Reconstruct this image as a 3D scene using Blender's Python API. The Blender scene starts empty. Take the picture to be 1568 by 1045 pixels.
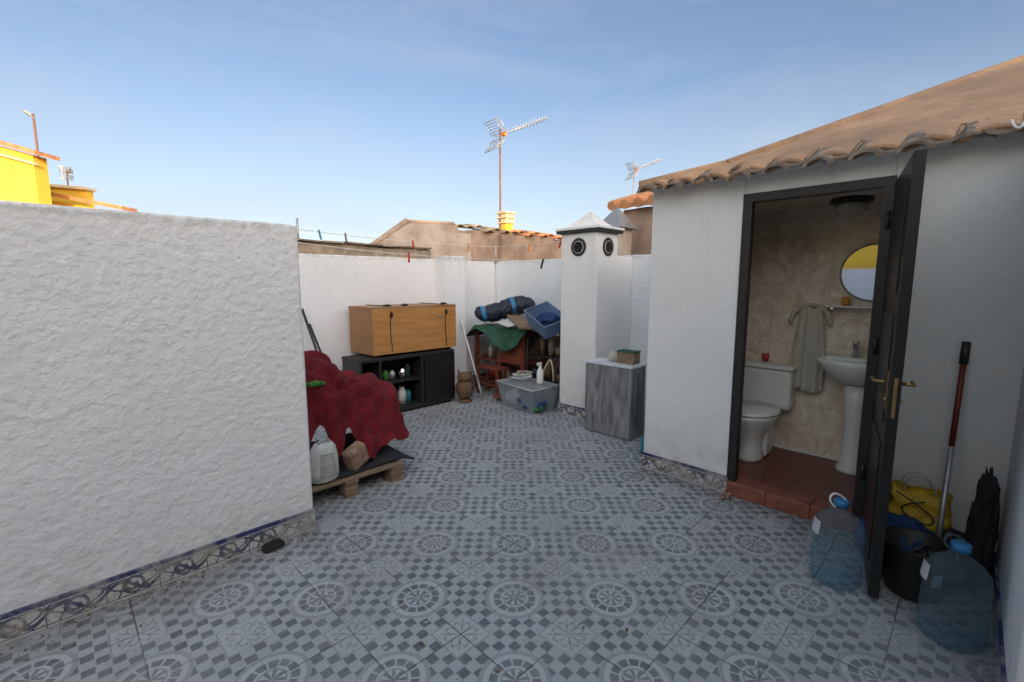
import bpy, bmesh, math, random
from mathutils import Vector, noise, Matrix
random.seed(7)
scene=bpy.context.scene
R2=math.sqrt(2)
def V(X,Y): return ((X+Y)/R2,(Y-X)/R2)   # view-aligned plan coords -> world

# ------------------------------------------------------------------ node helper
class E:
    def __init__(s,nt,sock): s.nt=nt; s.s=sock
    def _m(s,op,*a,clamp=False):
        n=s.nt.nodes.new('ShaderNodeMath'); n.operation=op; n.use_clamp=clamp
        for i,v in enumerate((s,)+a):
            if isinstance(v,E): s.nt.links.new(v.s,n.inputs[i])
            else: n.inputs[i].default_value=v
        return E(s.nt,n.outputs[0])
    def __add__(s,o): return s._m('ADD',o)
    def __sub__(s,o): return s._m('SUBTRACT',o)
    def __mul__(s,o): return s._m('MULTIPLY',o)
    def __truediv__(s,o): return s._m('DIVIDE',o)
    def gt(s,o): return s._m('GREATER_THAN',o)
    def lt(s,o): return s._m('LESS_THAN',o)
    def abs(s): return s._m('ABSOLUTE')
    def floor(s): return s._m('FLOOR')
    def sin(s): return s._m('SINE')
    def mod(s,o): return s._m('FLOORED_MODULO',o)
    def mx(s,o): return s._m('MAXIMUM',o)
    def mn(s,o): return s._m('MINIMUM',o)
    def inv(s): return (s*-1.0)+1.0
    def clamp(s): return s._m('ADD',0.0,clamp=True)
def newmat(name):
    m=bpy.data.materials.new(name); m.use_nodes=True
    nt=m.node_tree; b=nt.nodes['Principled BSDF']; return m,nt,b
def col(c): return (c[0],c[1],c[2],1)
def mixc(nt,f,a,b,mode='MIX'):
    n=nt.nodes.new('ShaderNodeMix'); n.data_type='RGBA'; n.blend_type=mode
    def put(i,v):
        if isinstance(v,E): nt.links.new(v.s,n.inputs[i])
        elif isinstance(v,(int,float)): n.inputs[i].default_value=v
        elif isinstance(v,tuple): n.inputs[i].default_value=col(v)
        else: nt.links.new(v,n.inputs[i])
    put(0,f); put(6,a); put(7,b)
    return n.outputs[2]
def coords(nt,kind='Object'):
    t=nt.nodes.new('ShaderNodeTexCoord'); return t.outputs[kind]
def geo(nt):
    g=nt.nodes.new('ShaderNodeNewGeometry'); return g.outputs['Position']
def xyz(nt,vec):
    s=nt.nodes.new('ShaderNodeSeparateXYZ'); nt.links.new(vec,s.inputs[0])
    return [E(nt,s.outputs[i]) for i in range(3)]
def nz(nt,vec,scale,detail=4,rough=.55,dist=0):
    n=nt.nodes.new('ShaderNodeTexNoise'); nt.links.new(vec,n.inputs['Vector'])
    n.inputs['Scale'].default_value=scale; n.inputs['Detail'].default_value=detail
    n.inputs['Roughness'].default_value=rough; n.inputs['Distortion'].default_value=dist
    return E(nt,n.outputs[0])
def vor(nt,vec,scale,feature='F1'):
    n=nt.nodes.new('ShaderNodeTexVoronoi'); n.feature=feature; nt.links.new(vec,n.inputs['Vector'])
    n.inputs['Scale'].default_value=scale; return E(nt,n.outputs['Distance'])
def rng(e,a,b,c=0,d=1,smooth=False):
    n=e.nt.nodes.new('ShaderNodeMapRange'); e.nt.links.new(e.s,n.inputs[0])
    if smooth: n.interpolation_type='SMOOTHSTEP'
    n.inputs[1].default_value=a;n.inputs[2].default_value=b;n.inputs[3].default_value=c;n.inputs[4].default_value=d
    return E(e.nt,n.outputs[0])
def bump(nt,b,h,strength=.3,dist=.01):
    n=nt.nodes.new('ShaderNodeBump'); n.inputs['Strength'].default_value=strength; n.inputs['Distance'].default_value=dist
    nt.links.new(h.s,n.inputs['Height']); nt.links.new(n.outputs[0],b.inputs['Normal'])
def pm(name,c,rough=.6,metal=0,var=.25,scale=8,bmp=0,bscale=40,bd=.005,c2=None):
    m,nt,b=newmat(name); co=geo(nt)
    n=nz(nt,co,scale,4,.6)
    f=rng(n,.35,.65)
    dark=c2 if c2 else tuple(x*(1-var) for x in c)
    o=mixc(nt,f,dark,tuple(c)); nt.links.new(o,b.inputs['Base Color'])
    b.inputs['Roughness'].default_value=rough; b.inputs['Metallic'].default_value=metal
    if bmp: bump(nt,b,nz(nt,co,bscale,3,.6),bmp,bd)
    return m

# ------------------------------------------------------------------ materials
def stucco(name,c,scale,strength,dist,dirt=.35,zlo=.13,zhi=1.8):
    m,nt,b=newmat(name); co=geo(nt); x,y,z=xyz(nt,co)
    n1=nz(nt,co,scale,2,.5,0); n2=nz(nt,co,scale*3.5,2,.5); n3=nz(nt,co,scale*.2,2,.5)
    h=n1*2.2+n2*.5+n3*1.2
    bump(nt,b,h,strength,dist)
    big=rng(nz(nt,co,1.3,5,.65),.35,.7)
    fine=rng(nz(nt,co,14,4,.7),.45,.75)
    base=mixc(nt,big,tuple(v*.92 for v in c),c)
    low=rng(z,zlo,zlo+.35,1,0)*rng(nz(nt,co,7,4,.7),.35,.7)*dirt
    base=mixc(nt,low.clamp(),base,(.36,.33,.29))
    cmb=nt.nodes.new('ShaderNodeMapping'); nt.links.new(co,cmb.inputs[0]); cmb.inputs['Scale'].default_value=(7,7,.5)
    st=rng(nz(nt,cmb.outputs[0],1.5,3,.6),.55,.8)*rng(z,zhi-.7,zhi,0,1)*dirt*.7
    base=mixc(nt,st.clamp(),base,(.40,.38,.34))
    edge=rng(z,zhi-.03,zhi+.01,0,1)*rng(nz(nt,co,16,3,.7),.4,.6)*.5
    base=mixc(nt,edge.clamp(),base,(.38,.37,.35))
    spots=rng(nz(nt,co,9,3,.6,1),.70,.73)*.25
    base=mixc(nt,spots.clamp(),base,(.45,.42,.38))
    base=mixc(nt,(fine*.08),base,(.45,.44,.42))
    nt.links.new(base,b.inputs['Base Color']); b.inputs['Roughness'].default_value=.85
    return m
M_stL=stucco('stucco_coarse',(.80,.79,.78),25,.50,.010)
M_stA=stucco('stucco_white_far',(.76,.785,.82),15,.35,.010)
M_stB=stucco('stucco_smooth',(.80,.785,.77),26,.18,.006,.5,.13,2.2)
M_white=pm('sun_blocker_white',(.82,.78,.72),.9,0,.08,2)
M_mortar=pm('old_mortar',(.42,.33,.25),.95,0,.45,9,.8,30,.01)
M_brown=pm('brown_render',(.47,.34,.25),.95,0,.45,2.5,.8,14,.02,c2=(.26,.19,.15))
M_palew=pm('pale_render',(.58,.50,.43),.9,0,.35,3,.5,20,.01,c2=(.38,.30,.24))
M_clay=pm('clay_tile',(.66,.30,.13),.9,0,.4,6,.6,40,.006,c2=(.38,.18,.10))
def roofmat():
    m,nt,b=newmat('weathered_roof_tile'); co=geo(nt)
    base=mixc(nt,rng(nz(nt,co,1.6,6,.65),.35,.66),(.36,.22,.14),(.60,.35,.20))
    base=mixc(nt,rng(nz(nt,co,11,5,.7),.50,.72)*.55,base,(.26,.19,.14))
    base=mixc(nt,rng(nz(nt,co,18,4,.7,1),.62,.70)*.5,base,(.62,.46,.33))
    nt.links.new(base,b.inputs['Base Color']); b.inputs['Roughness'].default_value=.95
    bump(nt,b,nz(nt,co,16,5,.65)+nz(nt,co,60,2)*.3,.8,.02); return m
M_roof=roofmat()
M_clayd=pm('dark_clay',(.13,.085,.06),.9,0,.5,14,.6,40,.006,c2=(.27,.22,.175))
M_step=pm('step_clay',(.30,.095,.055),.5,0,.4,18,.3,60,.003,c2=(.18,.06,.04))
M_yellow=pm('yellow_paint',(.90,.58,.07),.9,0,.12,1)
M_cream=pm('cream_paint',(.75,.62,.40),.9,0,.2,2)
M_blackm=pm('black_metal',(.018,.017,.017),.38,.3,.3,20)
M_frame=pm('dark_frame',(.03,.025,.022),.45,.2,.4,20)
M_brass=pm('brass',(.45,.30,.12),.35,1,.3,30)
M_chrome=pm('chrome',(.75,.75,.76),.2,1,.1,30)
M_alu=pm('galvanised',(.55,.55,.55),.45,.7,.3,30)
M_rust=pm('rusty_mast',(.26,.14,.09),.7,.2,.4,20)
M_orange=pm('orange_plastic',(.85,.30,.05),.5,0,.2)
M_cer=pm('white_ceramic',(.76,.76,.73),.18,0,.06,6)
M_plw=pm('white_plastic',(.62,.62,.58),.45,0,.2,20)
M_black=pm('black_plastic',(.02,.02,.02),.5,0,.3,20)
M_cloth_red=pm('red_blanket',(.18,.006,.013),.95,0,.4,10,.7,160,.003)
M_green=pm('green_tarp',(.02,.10,.055),.7,0,.4,12,.6,40,.01)
M_grn2=pm('green_cloth',(.06,.24,.04),.8)
M_towel=pm('towel',(.55,.50,.43),.95,0,.12,20,.6,300,.003)
M_redw=pm('red_wood',(.22,.055,.03),.5,0,.45,10,.2,40,.003)
M_matb=pm('black_mat',(.025,.025,.03),.9,0,.5,14,.6,60,.006)
M_stone=pm('stone_block',(.40,.25,.17),.9,0,.5,22,.9,45,.01)
M_owl=pm('carved_brown',(.20,.11,.06),.6,0,.6,40,.8,70,.01)
M_bluep=pm('blue_plastic',(.03,.20,.42),.4,0,.25,10)
M_teal=pm('teal_plastic',(.02,.24,.32),.4,0,.2,10)
M_blued=pm('blue_cloth',(.02,.06,.20),.8,0,.4,14,.6,50,.01)
M_yb=pm('yellow_bag',(.70,.44,.02),.6,0,.35,18,.8,30,.012)
M_label=pm('paper_label',(.6,.6,.6),.6,0,.2,60)
M_redh=pm('red_handle',(.18,.02,.015),.4)
M_redp=pm('red_plastic',(.6,.04,.03),.4)
M_orp=pm('amber_plastic',(.8,.3,.05),.4)
M_wirew=pm('white_rope',(.7,.7,.7),.8)
M_dark=pm('dark_void',(.008,.008,.008),.9)
M_leaf=pm('dry_leaf',(.22,.13,.06),.9,0,.6,40)
M_ground=pm('earth',(.20,.17,.13),.95,0,.4,.3)
M_greyw2=pm('worktop_white',(.68,.70,.73),.4,0,.1,5)
M_lampg=pm('lamp_glass',(.45,.40,.33),.3,0,.15,20)
M_ceil=pm('ceiling_paint',(.70,.60,.48),.8,0,.15,5)

def wood(name,c,c2,scale=(2,30,30),rough=.45,dist=1.2):
    m,nt,b=newmat(name); co=coords(nt,'Object')
    mp=nt.nodes.new('ShaderNodeMapping'); nt.links.new(co,mp.inputs[0]); mp.inputs['Scale'].default_value=scale
    n=nz(nt,mp.outputs[0],1,5,.6,dist); big=nz(nt,co,3,3)
    f=(rng(n,.35,.68)*.8+rng(big,.3,.7)*.2).clamp()
    o=mixc(nt,f,c2,c); nt.links.new(o,b.inputs['Base Color']); b.inputs['Roughness'].default_value=rough
    bump(nt,b,n,.15,.003)
    return m
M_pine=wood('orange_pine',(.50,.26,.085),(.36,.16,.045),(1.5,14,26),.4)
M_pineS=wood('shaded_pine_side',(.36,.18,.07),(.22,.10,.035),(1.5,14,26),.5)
M_pine2=wood('pallet_wood',(.34,.23,.135),(.14,.09,.06),(2,22,22),.85)
M_greyw=wood('grey_washed_wood',(.34,.34,.345),(.08,.08,.083),(9,9,1.6),.6,1.8)

def floor_mat():
    m,nt,b=newmat('patterned_floor_tile'); co=geo(nt); X,Y,Z=xyz(nt,co)
    s=.3275
    x=(X-1.776)/s; y=(Y-1.760)/s
    i=(x+.5).floor(); j=(y+.5).floor(); dx=x-i; dy=y-j
    par=(i+j).mod(2.0); circ=(par+0.0).lt(.5); flow=circ.inv()
    r=(dx*dx+dy*dy)._m('SQRT'); th=dy._m('ARCTAN2',dx)
    def band(e,a,b_): return e.gt(a)*e.lt(b_)
    K=7.0
    fl=(x*K).floor(); fj=(y*K).floor()
    cx=(x*K)-fl-.5; cy=(y*K)-fj-.5
    inn=(cx.abs().mx(cy.abs())).lt(.45)
    chk=((fl+fj).mod(2.0)).lt(.5)*inn
    disc=circ*r.lt(.43); rim=circ*band(r,.375,.43)
    ring=circ*band(r,.205,.305)*((th*12.0).sin().gt(-.86))
    pet=circ*r.lt(.15)*(((th*8.0).sin()*.5+.5)*.15).gt(r*.70)*r.gt(.03)
    pet2=circ*band(r,.15,.168)
    mq=dx.abs().mx(dy.abs())
    fz=flow*mq.lt(.285)
    fl1=flow*((dx.abs()-dy.abs()).abs().lt(.016))*band(r,.05,.27)
    fl2=flow*((r-((th*4.0).sin().abs()*.11+.11)).abs().lt(.016))
    fl3=flow*band(mq,.268,.285)
    zone=(disc+fz).clamp()
    dark=(chk*zone.inv()+ring*.95+pet*.9+pet2*.7+(fl1+fl2+fl3)*.6).clamp()
    spk=nz(nt,co,190,2,.7)
    wear=rng(nz(nt,co,2.2,5,.7),.35,.68)
    tilev=nt.nodes.new('ShaderNodeTexWhiteNoise'); tilev.noise_dimensions='2D'
    cb=nt.nodes.new('ShaderNodeCombineXYZ'); nt.links.new(x.floor().s,cb.inputs[0]); nt.links.new(y.floor().s,cb.inputs[1]); nt.links.new(cb.outputs[0],tilev.inputs['Vector'])
    tv=E(nt,tilev.outputs['Value'])
    light=mixc(nt,rng(spk,.35,.65),(.31,.325,.34),(.45,.465,.48))
    light=mixc(nt,(disc*.5+fz*.35).clamp(),light,(.49,.50,.51))
    light=mixc(nt,rim*.75,light,(.25,.26,.28))
    darkc=mixc(nt,rng(spk,.35,.65),(.045,.053,.070),(.095,.105,.128))
    fade=rng(nz(nt,co,9,4,.7),.3,.6,.66,1.0)*rng(nz(nt,co,.9,3,.6),.3,.7,1.0,.78)
    base=mixc(nt,(dark*fade),light,darkc)
    base=mixc(nt,(tv*.16),base,(.20,.205,.215))
    base=mixc(nt,(wear*.16),base,(.42,.41,.40))
    g=rng(nz(nt,co,1.1,6,.7),.46,.68)*.42
    base=mixc(nt,g,base,(.18,.165,.15))
    g2=rng(nz(nt,co,.6,5,.6,.8),.52,.60)*.20
    base=mixc(nt,g2,base,(.50,.49,.47))
    gw=(rng(Y,2.45,2.75,0,1)*X.lt(1.05)+rng(X,3.1,3.32,0,1)*Y.lt(1.8)+rng(Y,.35,-.2,0,1)*.8)*rng(nz(nt,co,8,4,.7),.3,.6,.3,1)*.6  # contact shade at the wall bases painted into the floor colour, with grime
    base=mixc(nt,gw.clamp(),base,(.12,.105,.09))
    sp=rng(nz(nt,co,24,3,.6),.64,.70)*rng(nz(nt,co,1.7,3),.42,.60)*.8
    base=mixc(nt,sp.clamp(),base,(.58,.56,.53))
    sp2=rng(nz(nt,co,21,3,.6,2),.65,.71)*.65
    base=mixc(nt,sp2.clamp(),base,(.06,.055,.05))
    gx=(x-(x+.5).floor()).abs(); gy=(y-(y+.5).floor()).abs()
    gr=gx.mn(gy).lt(.009)
    gn=rng(nz(nt,co,3.1,3,.6),.42,.60,.08,1)
    base=mixc(nt,(gr*gn*.85),base,(.05,.046,.042))
    nt.links.new(base,b.inputs['Base Color'])
    ro=rng(nz(nt,co,6,3),.3,.7,.45,.8); nt.links.new(ro.s,b.inputs['Roughness'])
    bump(nt,b,(gr*-1.0)+nz(nt,co,2.5,2)*.8+tv*.3,.35,.004)
    return m
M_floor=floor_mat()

def skirt_mat():
    m,nt,b=newmat('glazed_skirting_tile'); co=geo(nt); X,Y,Z=xyz(nt,co)
    t=X+Y; P_=.20
    ph=t/P_; a=(ph-ph.floor()-.5)*2.0; bb=(Z/.13-.47)*1.3
    rr=(a*a+bb*bb)._m('SQRT'); th=bb._m('ARCTAN2',a)
    w=(t*(2*math.pi/P_)).sin()
    scroll=(bb-w*.32).abs().lt(.10)
    ring1=(rr-.38).abs().lt(.055)
    spiral=(((rr*16.0)+th*1.0).sin()).gt(.25)*rr.lt(.42)
    leaf=(((th*5.0).sin()*.25+.75)*.95-rr).abs().lt(.07)
    vo=vor(nt,co,60); spots=vo.lt(.33)
    d=(scroll+ring1+spiral*.9+leaf+spots*.45).clamp()
    zz=Z/.13
    d=d*zz.lt(.80)*zz.gt(.12)
    line=(zz-.11).abs().lt(.018)
    blue=zz.gt(.83)
    base=mixc(nt,nz(nt,co,9,3),(.46,.44,.40),(.60,.58,.55))
    oc=mixc(nt,rng(nz(nt,co,8,2),.48,.60),(.028,.032,.085),(.13,.08,.05))
    base=mixc(nt,d*.92,base,oc)
    base=mixc(nt,(blue+line).clamp(),base,(.03,.033,.12))
    seam=(a.abs()).gt(.975)
    base=mixc(nt,seam,base,(.12,.11,.10))
    wear=rng(nz(nt,co,4,5,.7),.47,.60)*.75
    base=mixc(nt,wear,base,(.38,.36,.33))
    nt.links.new(base,b.inputs['Base Color']); b.inputs['Roughness'].default_value=.3
    bump(nt,b,nz(nt,co,30,3),.2,.003)
    return m
M_skirt=skirt_mat()

def bathtile():
    m,nt,b=newmat('marbled_wall_tile'); co=geo(nt); X,Y,Z=xyz(nt,co)
    gy=((Y/.20)-((Y/.20)+.5).floor()).abs().lt(.012); gz=((Z/.25)-((Z/.25)+.5).floor()).abs().lt(.010)
    n=nz(nt,co,5,6,.65,1.6)
    base=mixc(nt,rng(n,.36,.66),(.62,.48,.35),(.86,.77,.64))
    vein=rng((nz(nt,co,3.2,4,.6,2.2)-.5).abs(),.0,.03,1,0)*.45
    base=mixc(nt,vein,base,(.90,.86,.80))
    base=mixc(nt,(gy+gz).clamp()*.7,base,(.52,.43,.33))
    nt.links.new(base,b.inputs['Base Color']); b.inputs['Roughness'].default_value=.16
    bump(nt,b,(gy+gz).clamp()*-1.0+nz(nt,co,9,2)*.8,.3,.004)
    return m
M_bt=bathtile()
def redfloor():
    m,nt,b=newmat('red_floor_tile'); co=geo(nt); X,Y,Z=xyz(nt,co)
    g=((X/.2)-((X/.2)+.5).floor()).abs().lt(.015)+((Y/.2)-((Y/.2)+.5).floor()).abs().lt(.015)
    base=mixc(nt,rng(nz(nt,co,12,5),.3,.7),(.12,.032,.025),(.19,.055,.038))
    base=mixc(nt,g.clamp(),base,(.10,.06,.05)); nt.links.new(base,b.inputs['Base Color']); b.inputs['Roughness'].default_value=.4
    return m
M_rf=redfloor()
def clear(name,tint,fac,rough=.12,bs=20,bst=.4,bc=.55,edge=.5):
    m,nt,b=newmat(name); out=nt.nodes['Material Output']
    tr=nt.nodes.new('ShaderNodeBsdfTransparent'); tr.inputs[0].default_value=col(tint)
    b.inputs['Base Color'].default_value=col(tuple(t*bc for t in tint)); b.inputs['Roughness'].default_value=rough
    mx=nt.nodes.new('ShaderNodeMixShader')
    lw=nt.nodes.new('ShaderNodeLayerWeight'); lw.inputs[0].default_value=.25
    f=rng(E(nt,lw.outputs['Facing']),0,1,fac,min(1,fac+edge))
    nt.links.new(f.s,mx.inputs[0]); nt.links.new(tr.outputs[0],mx.inputs[1]); nt.links.new(b.outputs[0],mx.inputs[2]); nt.links.new(mx.outputs[0],out.inputs['Surface'])
    bump(nt,b,nz(nt,geo(nt),bs,2),bst,.01)
    return m
M_pet=clear('blue_pet_plastic',(.74,.87,.93),.12,.10,30,.9,.40,.28)
M_box=clear('clear_tub_plastic',(.86,.90,.93),.16,.2,20,.4,.6)
M_crate=clear('blue_crate_plastic',(.45,.60,.85),.42,.35)
M_mirror,nt,b=newmat('mirror_glass'); b.inputs['Metallic'].default_value=1; b.inputs['Roughness'].default_value=.03; b.inputs['Base Color'].default_value=(.9,.9,.9,1)
def bagmat():
    m,nt,b=newmat('sleeping_bag_nylon'); co=coords(nt,'Object'); X,Y,Z=xyz(nt,co)
    st=((X*15.0+Y*4.0).sin()).gt(.90)
    base=mixc(nt,nz(nt,co,14,4),(.006,.010,.022),(.013,.019,.042))
    base=mixc(nt,st,base,(.03,.18,.38)); nt.links.new(base,b.inputs['Base Color']); b.inputs['Roughness'].default_value=.5
    bump(nt,b,nz(nt,co,18,4,.6,1),.8,.02); return m
M_bag=bagmat()

# ------------------------------------------------------------------ geometry helpers
def link(o,parent=None):
    scene.collection.objects.link(o)
    if parent: o.parent=parent
    return o
def grp(name): 
    e=bpy.data.objects.new(name,None); e.empty_display_size=.1; scene.collection.objects.link(e); return e
def mesh(name,vs,fs,mat,parent=None,smooth=False,bev=0,seg=2):
    me=bpy.data.meshes.new(name); me.from_pydata([tuple(v) for v in vs],[],fs); me.update()
    bm=bmesh.new(); bm.from_mesh(me); bmesh.ops.recalc_face_normals(bm,faces=bm.faces); bm.to_mesh(me); bm.free()
    if smooth:
        for p in me.polygons: p.use_smooth=True
    me.materials.append(mat)
    o=link(bpy.data.objects.new(name,me),parent)
    if bev:
        md=o.modifiers.new('b','BEVEL'); md.width=bev; md.segments=seg; md.limit_method='ANGLE'
    return o
BF=[(0,1,2,3),(7,6,5,4),(0,4,5,1),(1,5,6,2),(2,6,7,3),(3,7,4,0)]
def box(name,x0,x1,y0,y1,z0,z1,mat,parent=None,bev=0,view=False,seg=2):
    vs=[(x0,y0,z0),(x1,y0,z0),(x1,y1,z0),(x0,y1,z0),(x0,y0,z1),(x1,y0,z1),(x1,y1,z1),(x0,y1,z1)]
    if view: vs=[V(a,b_)+(c,) for a,b_,c in vs]
    return mesh(name,vs,BF,mat,parent,False,bev,seg)
def obox(name,c,size,rot,mat,parent=None,bev=0):
    o=box(name,-size[0]/2,size[0]/2,-size[1]/2,size[1]/2,-size[2]/2,size[2]/2,mat,parent,bev)
    o.location=c; o.rotation_euler=rot; return o
def rodgeo(p0,p1,r0,r1,seg):
    p0=Vector(p0);p1=Vector(p1);d=(p1-p0).normalized()
    a=d.orthogonal().normalized(); b_=d.cross(a); vs=[];n=seg
    for p,r in((p0,r0),(p1,r1)):
        for k in range(n):
            t=2*math.pi*k/n; vs.append(p+a*math.cos(t)*r+b_*math.sin(t)*r)
    fs=[(k,(k+1)%n,n+(k+1)%n,n+k) for k in range(n)]+[tuple(range(n))[::-1],tuple(range(n,2*n))]
    return vs,fs
def rods(name,L,mat,parent=None,seg=8,smooth=True):
    vs=[];fs=[]
    for p0,p1,r in L:
        r0,r1=(r if isinstance(r,tuple) else (r,r))
        v,f=rodgeo(p0,p1,r0,r1,seg); o=len(vs); vs+=v; fs+=[tuple(i+o for i in q) for q in f]
    ob=mesh(name,vs,fs,mat,parent)
    if smooth:
        for p in ob.data.polygons:
            p.use_smooth=len(p.vertices)==4
    return ob
def rod(name,p0,p1,r,mat,parent=None,seg=16): return rods(name,[(p0,p1,r)],mat,parent,seg)
def lathe(name,prof,c,mat,parent=None,seg=32,sx=1,sy=1,rot=0,smooth=True,fn=None,caps=True):
    vs=[];fs=[];n=seg
    for r,z in prof:
        for k in range(n):
            t=2*math.pi*k/n; rr=r*(fn(t,z) if fn else 1)
            x=rr*math.cos(t)*sx; y=rr*math.sin(t)*sy
            vs.append((c[0]+x*math.cos(rot)-y*math.sin(rot),c[1]+x*math.sin(rot)+y*math.cos(rot),c[2]+z))
    for i in range(len(prof)-1):
        for k in range(n): fs.append((i*n+k,i*n+(k+1)%n,(i+1)*n+(k+1)%n,(i+1)*n+k))
    fs.append(tuple(range(n))[::-1]); L=(len(prof)-1)*n; fs.append(tuple(range(L,L+n)))
    o=mesh(name,vs,fs,mat,parent,False)
    for p in o.data.polygons: p.use_smooth=len(p.vertices)==4 and smooth
    return o
def tube(name,pts,r,mat,parent=None):
    cu=bpy.data.curves.new(name,'CURVE'); cu.dimensions='3D'; cu.bevel_depth=r; cu.bevel_resolution=2
    sp=cu.splines.new('NURBS'); sp.points.add(len(pts)-1)
    for p,q in zip(sp.points,pts): p.co=(q[0],q[1],q[2],1)
    sp.use_endpoint_u=True; sp.order_u=3; cu.materials.append(mat)
    return link(bpy.data.objects.new(name,cu),parent)
def lump(name,c,size,mat,parent=None,amp=.15,freq=3,seed=0,flat=True,rot=0,sub=4,ridge=False):
    bm=bmesh.new(); bmesh.ops.create_icosphere(bm,subdivisions=sub,radius=1)
    for v in bm.verts:
        p=v.co.copy(); q=p*freq+Vector((seed*7.3,seed*3.1,seed))
        n=noise.noise(q)+.5*noise.noise(q*2.1)
        if ridge: n=1-2*abs(noise.noise(q))+.4*noise.noise(q*2)-.6
        p*=1+amp*n
        if flat and p.z<-.55: p.z=-.55
        a=rot; x=p.x*size[0];y=p.y*size[1]
        v.co=(c[0]+x*math.cos(a)-y*math.sin(a),c[1]+x*math.sin(a)+y*math.cos(a),c[2]+p.z*size[2])
    me=bpy.data.meshes.new(name); bm.to_mesh(me); bm.free()
    for p in me.polygons: p.use_smooth=True
    me.materials.append(mat); return link(bpy.data.objects.new(name,me),parent)

# ------------------------------------------------------------------ ground, terrace body
g=1500
mesh('ground',[(-g,-g,-6.5),(g,-g,-6.5),(g,g,-6.5),(-g,g,-6.5)],[(0,1,2,3)],M_ground)
box('terrace_building',-5,6,-7.5,5.4,-6.48,-.01,M_cream)
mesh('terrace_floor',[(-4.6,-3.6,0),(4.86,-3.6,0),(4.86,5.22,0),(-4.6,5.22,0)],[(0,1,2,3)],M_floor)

def wall(name,x0,x1,y0,y1,z0,z1,mat,parent,seed=0,amp=.008,bev=.015):
    along_x=(x1-x0)>(y1-y0); L=(x1-x0) if along_x else (y1-y0); n=max(2,int(L/.12))
    vs=[];fs=[]
    for k in range(n+1):
        t=k/n
        for (a,zz) in((0,z0),(1,z0),(1,z1),(0,z1)):
            z=zz+(noise.noise(Vector((t*L*2.3,seed,a)))*amp*2 if zz==z1 else 0)
            if along_x: vs.append((x0+t*L,y0+(y1-y0)*a,z))
            else: vs.append((x0+(x1-x0)*a,y0+t*L,z))
    for k in range(n):
        o=4*k
        for q in range(4): fs.append((o+q,o+(q+1)%4,o+4+(q+1)%4,o+4+q))
    fs.append((0,1,2,3)); fs.append((4*n,4*n+3,4*n+2,4*n+1))
    o=mesh(name,vs,fs,mat,parent); md=o.modifiers.new('b','BEVEL'); md.width=bev; md.segments=3; md.limit_method='ANGLE'; md.angle_limit=.9
    return o
p=grp('partition_wall')
wall('wall_body',-4.6,1.03,2.75,2.92,-.005,1.825,M_stL,p,1,.005,.018)
box('tile_skirting',-4.6,1.033,2.738,2.752,0.0,.13,M_skirt,p,.003)
p=grp('boundary_wall')
wall('wall_a',-4.6,5.05,5.22,5.40,-.005,1.82,M_stA,p,2,.006)
wall('wall_b',4.86,5.05,.9,5.215,-.005,1.822,M_stA,p,3,.006)
box('pilaster',3.74,4.08,4.98,5.23,-.004,1.86,M_stA,p,.015)
wall('coping_a',-4.6,3.72,5.27,5.43,1.80,1.95,M_mortar,p,5,.018,.02)
for k in range(34):
    x=-4.5+k*.245
    obox('coping_tile',(x,5.36,1.965+random.uniform(-.008,.008)),(.235,.26,.022),(random.uniform(-.03,.03),random.uniform(-.04,.04),random.uniform(-.03,.03)),M_mortar if k%3 else M_clayd,p,.006)
box('tile_skirting',3.0,4.84,5.207,5.221,0,.13,M_skirt,p,.003)
p=grp('side_boundary_wall')
wall('wall_body',-4.78,-4.6,-3.6,5.4,-.005,1.82,M_stA,p,9)

# ------------------------------------------------------------------ chimney pillar
p=grp('chimney_stack')
box('shaft',4.05,4.44,2.80,3.28,-.004,2.03,M_stB,p,.012)
box('flue_base_wall',4.44,4.86,2.86,3.22,-.004,1.80,M_stB,p,.012)
box('black_rim',4.01,4.48,2.76,3.32,2.03,2.062,M_black,p,.004)
box('cap_slab',4.00,4.49,2.75,3.33,2.062,2.09,M_stB,p,.006)
cx,cy=4.245,3.04
mesh('pyramid_cap',[(4.07,2.83,2.09),(4.42,2.83,2.09),(4.42,3.25,2.09),(4.07,3.25,2.09),(cx,cy,2.27)],[(0,1,2,3),(0,1,4),(1,2,4),(2,3,4),(3,0,4)],M_stB,p)
rod('vent_rim',(4.043,3.04,1.88),(4.06,3.04,1.88),.098,M_black,p,28)
rod('vent_inner',(4.040,3.04,1.88),(4.052,3.04,1.88),.066,M_plw,p,28)
rod('vent_hole',(4.036,3.04,1.88),(4.05,3.04,1.88),.060,M_dark,p,28)
rod('vent_rim',(4.245,2.793,1.88),(4.245,2.81,1.88),.098,M_black,p,28)
rod('vent_inner',(4.245,2.790,1.88),(4.245,2.81,1.88),.066,M_plw,p,28)
rod('vent_hole',(4.245,2.786,1.88),(4.245,2.81,1.88),.060,M_dark,p,28)
box('tile_skirting',4.037,4.052,2.79,3.29,0,.13,M_skirt,p,.003)

p=grp('neighbour_chimney_cowl')
box('stack',5.35,5.65,3.35,3.65,1.6,2.22,M_palew,p,.01)
mesh('cowl',[(5.28,3.28,2.22),(5.72,3.28,2.22),(5.72,3.72,2.22),(5.28,3.72,2.22),(5.5,3.5,2.52)],[(0,1,2,3),(0,1,4),(1,2,4),(2,3,4),(3,0,4)],M_alu,p)

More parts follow.
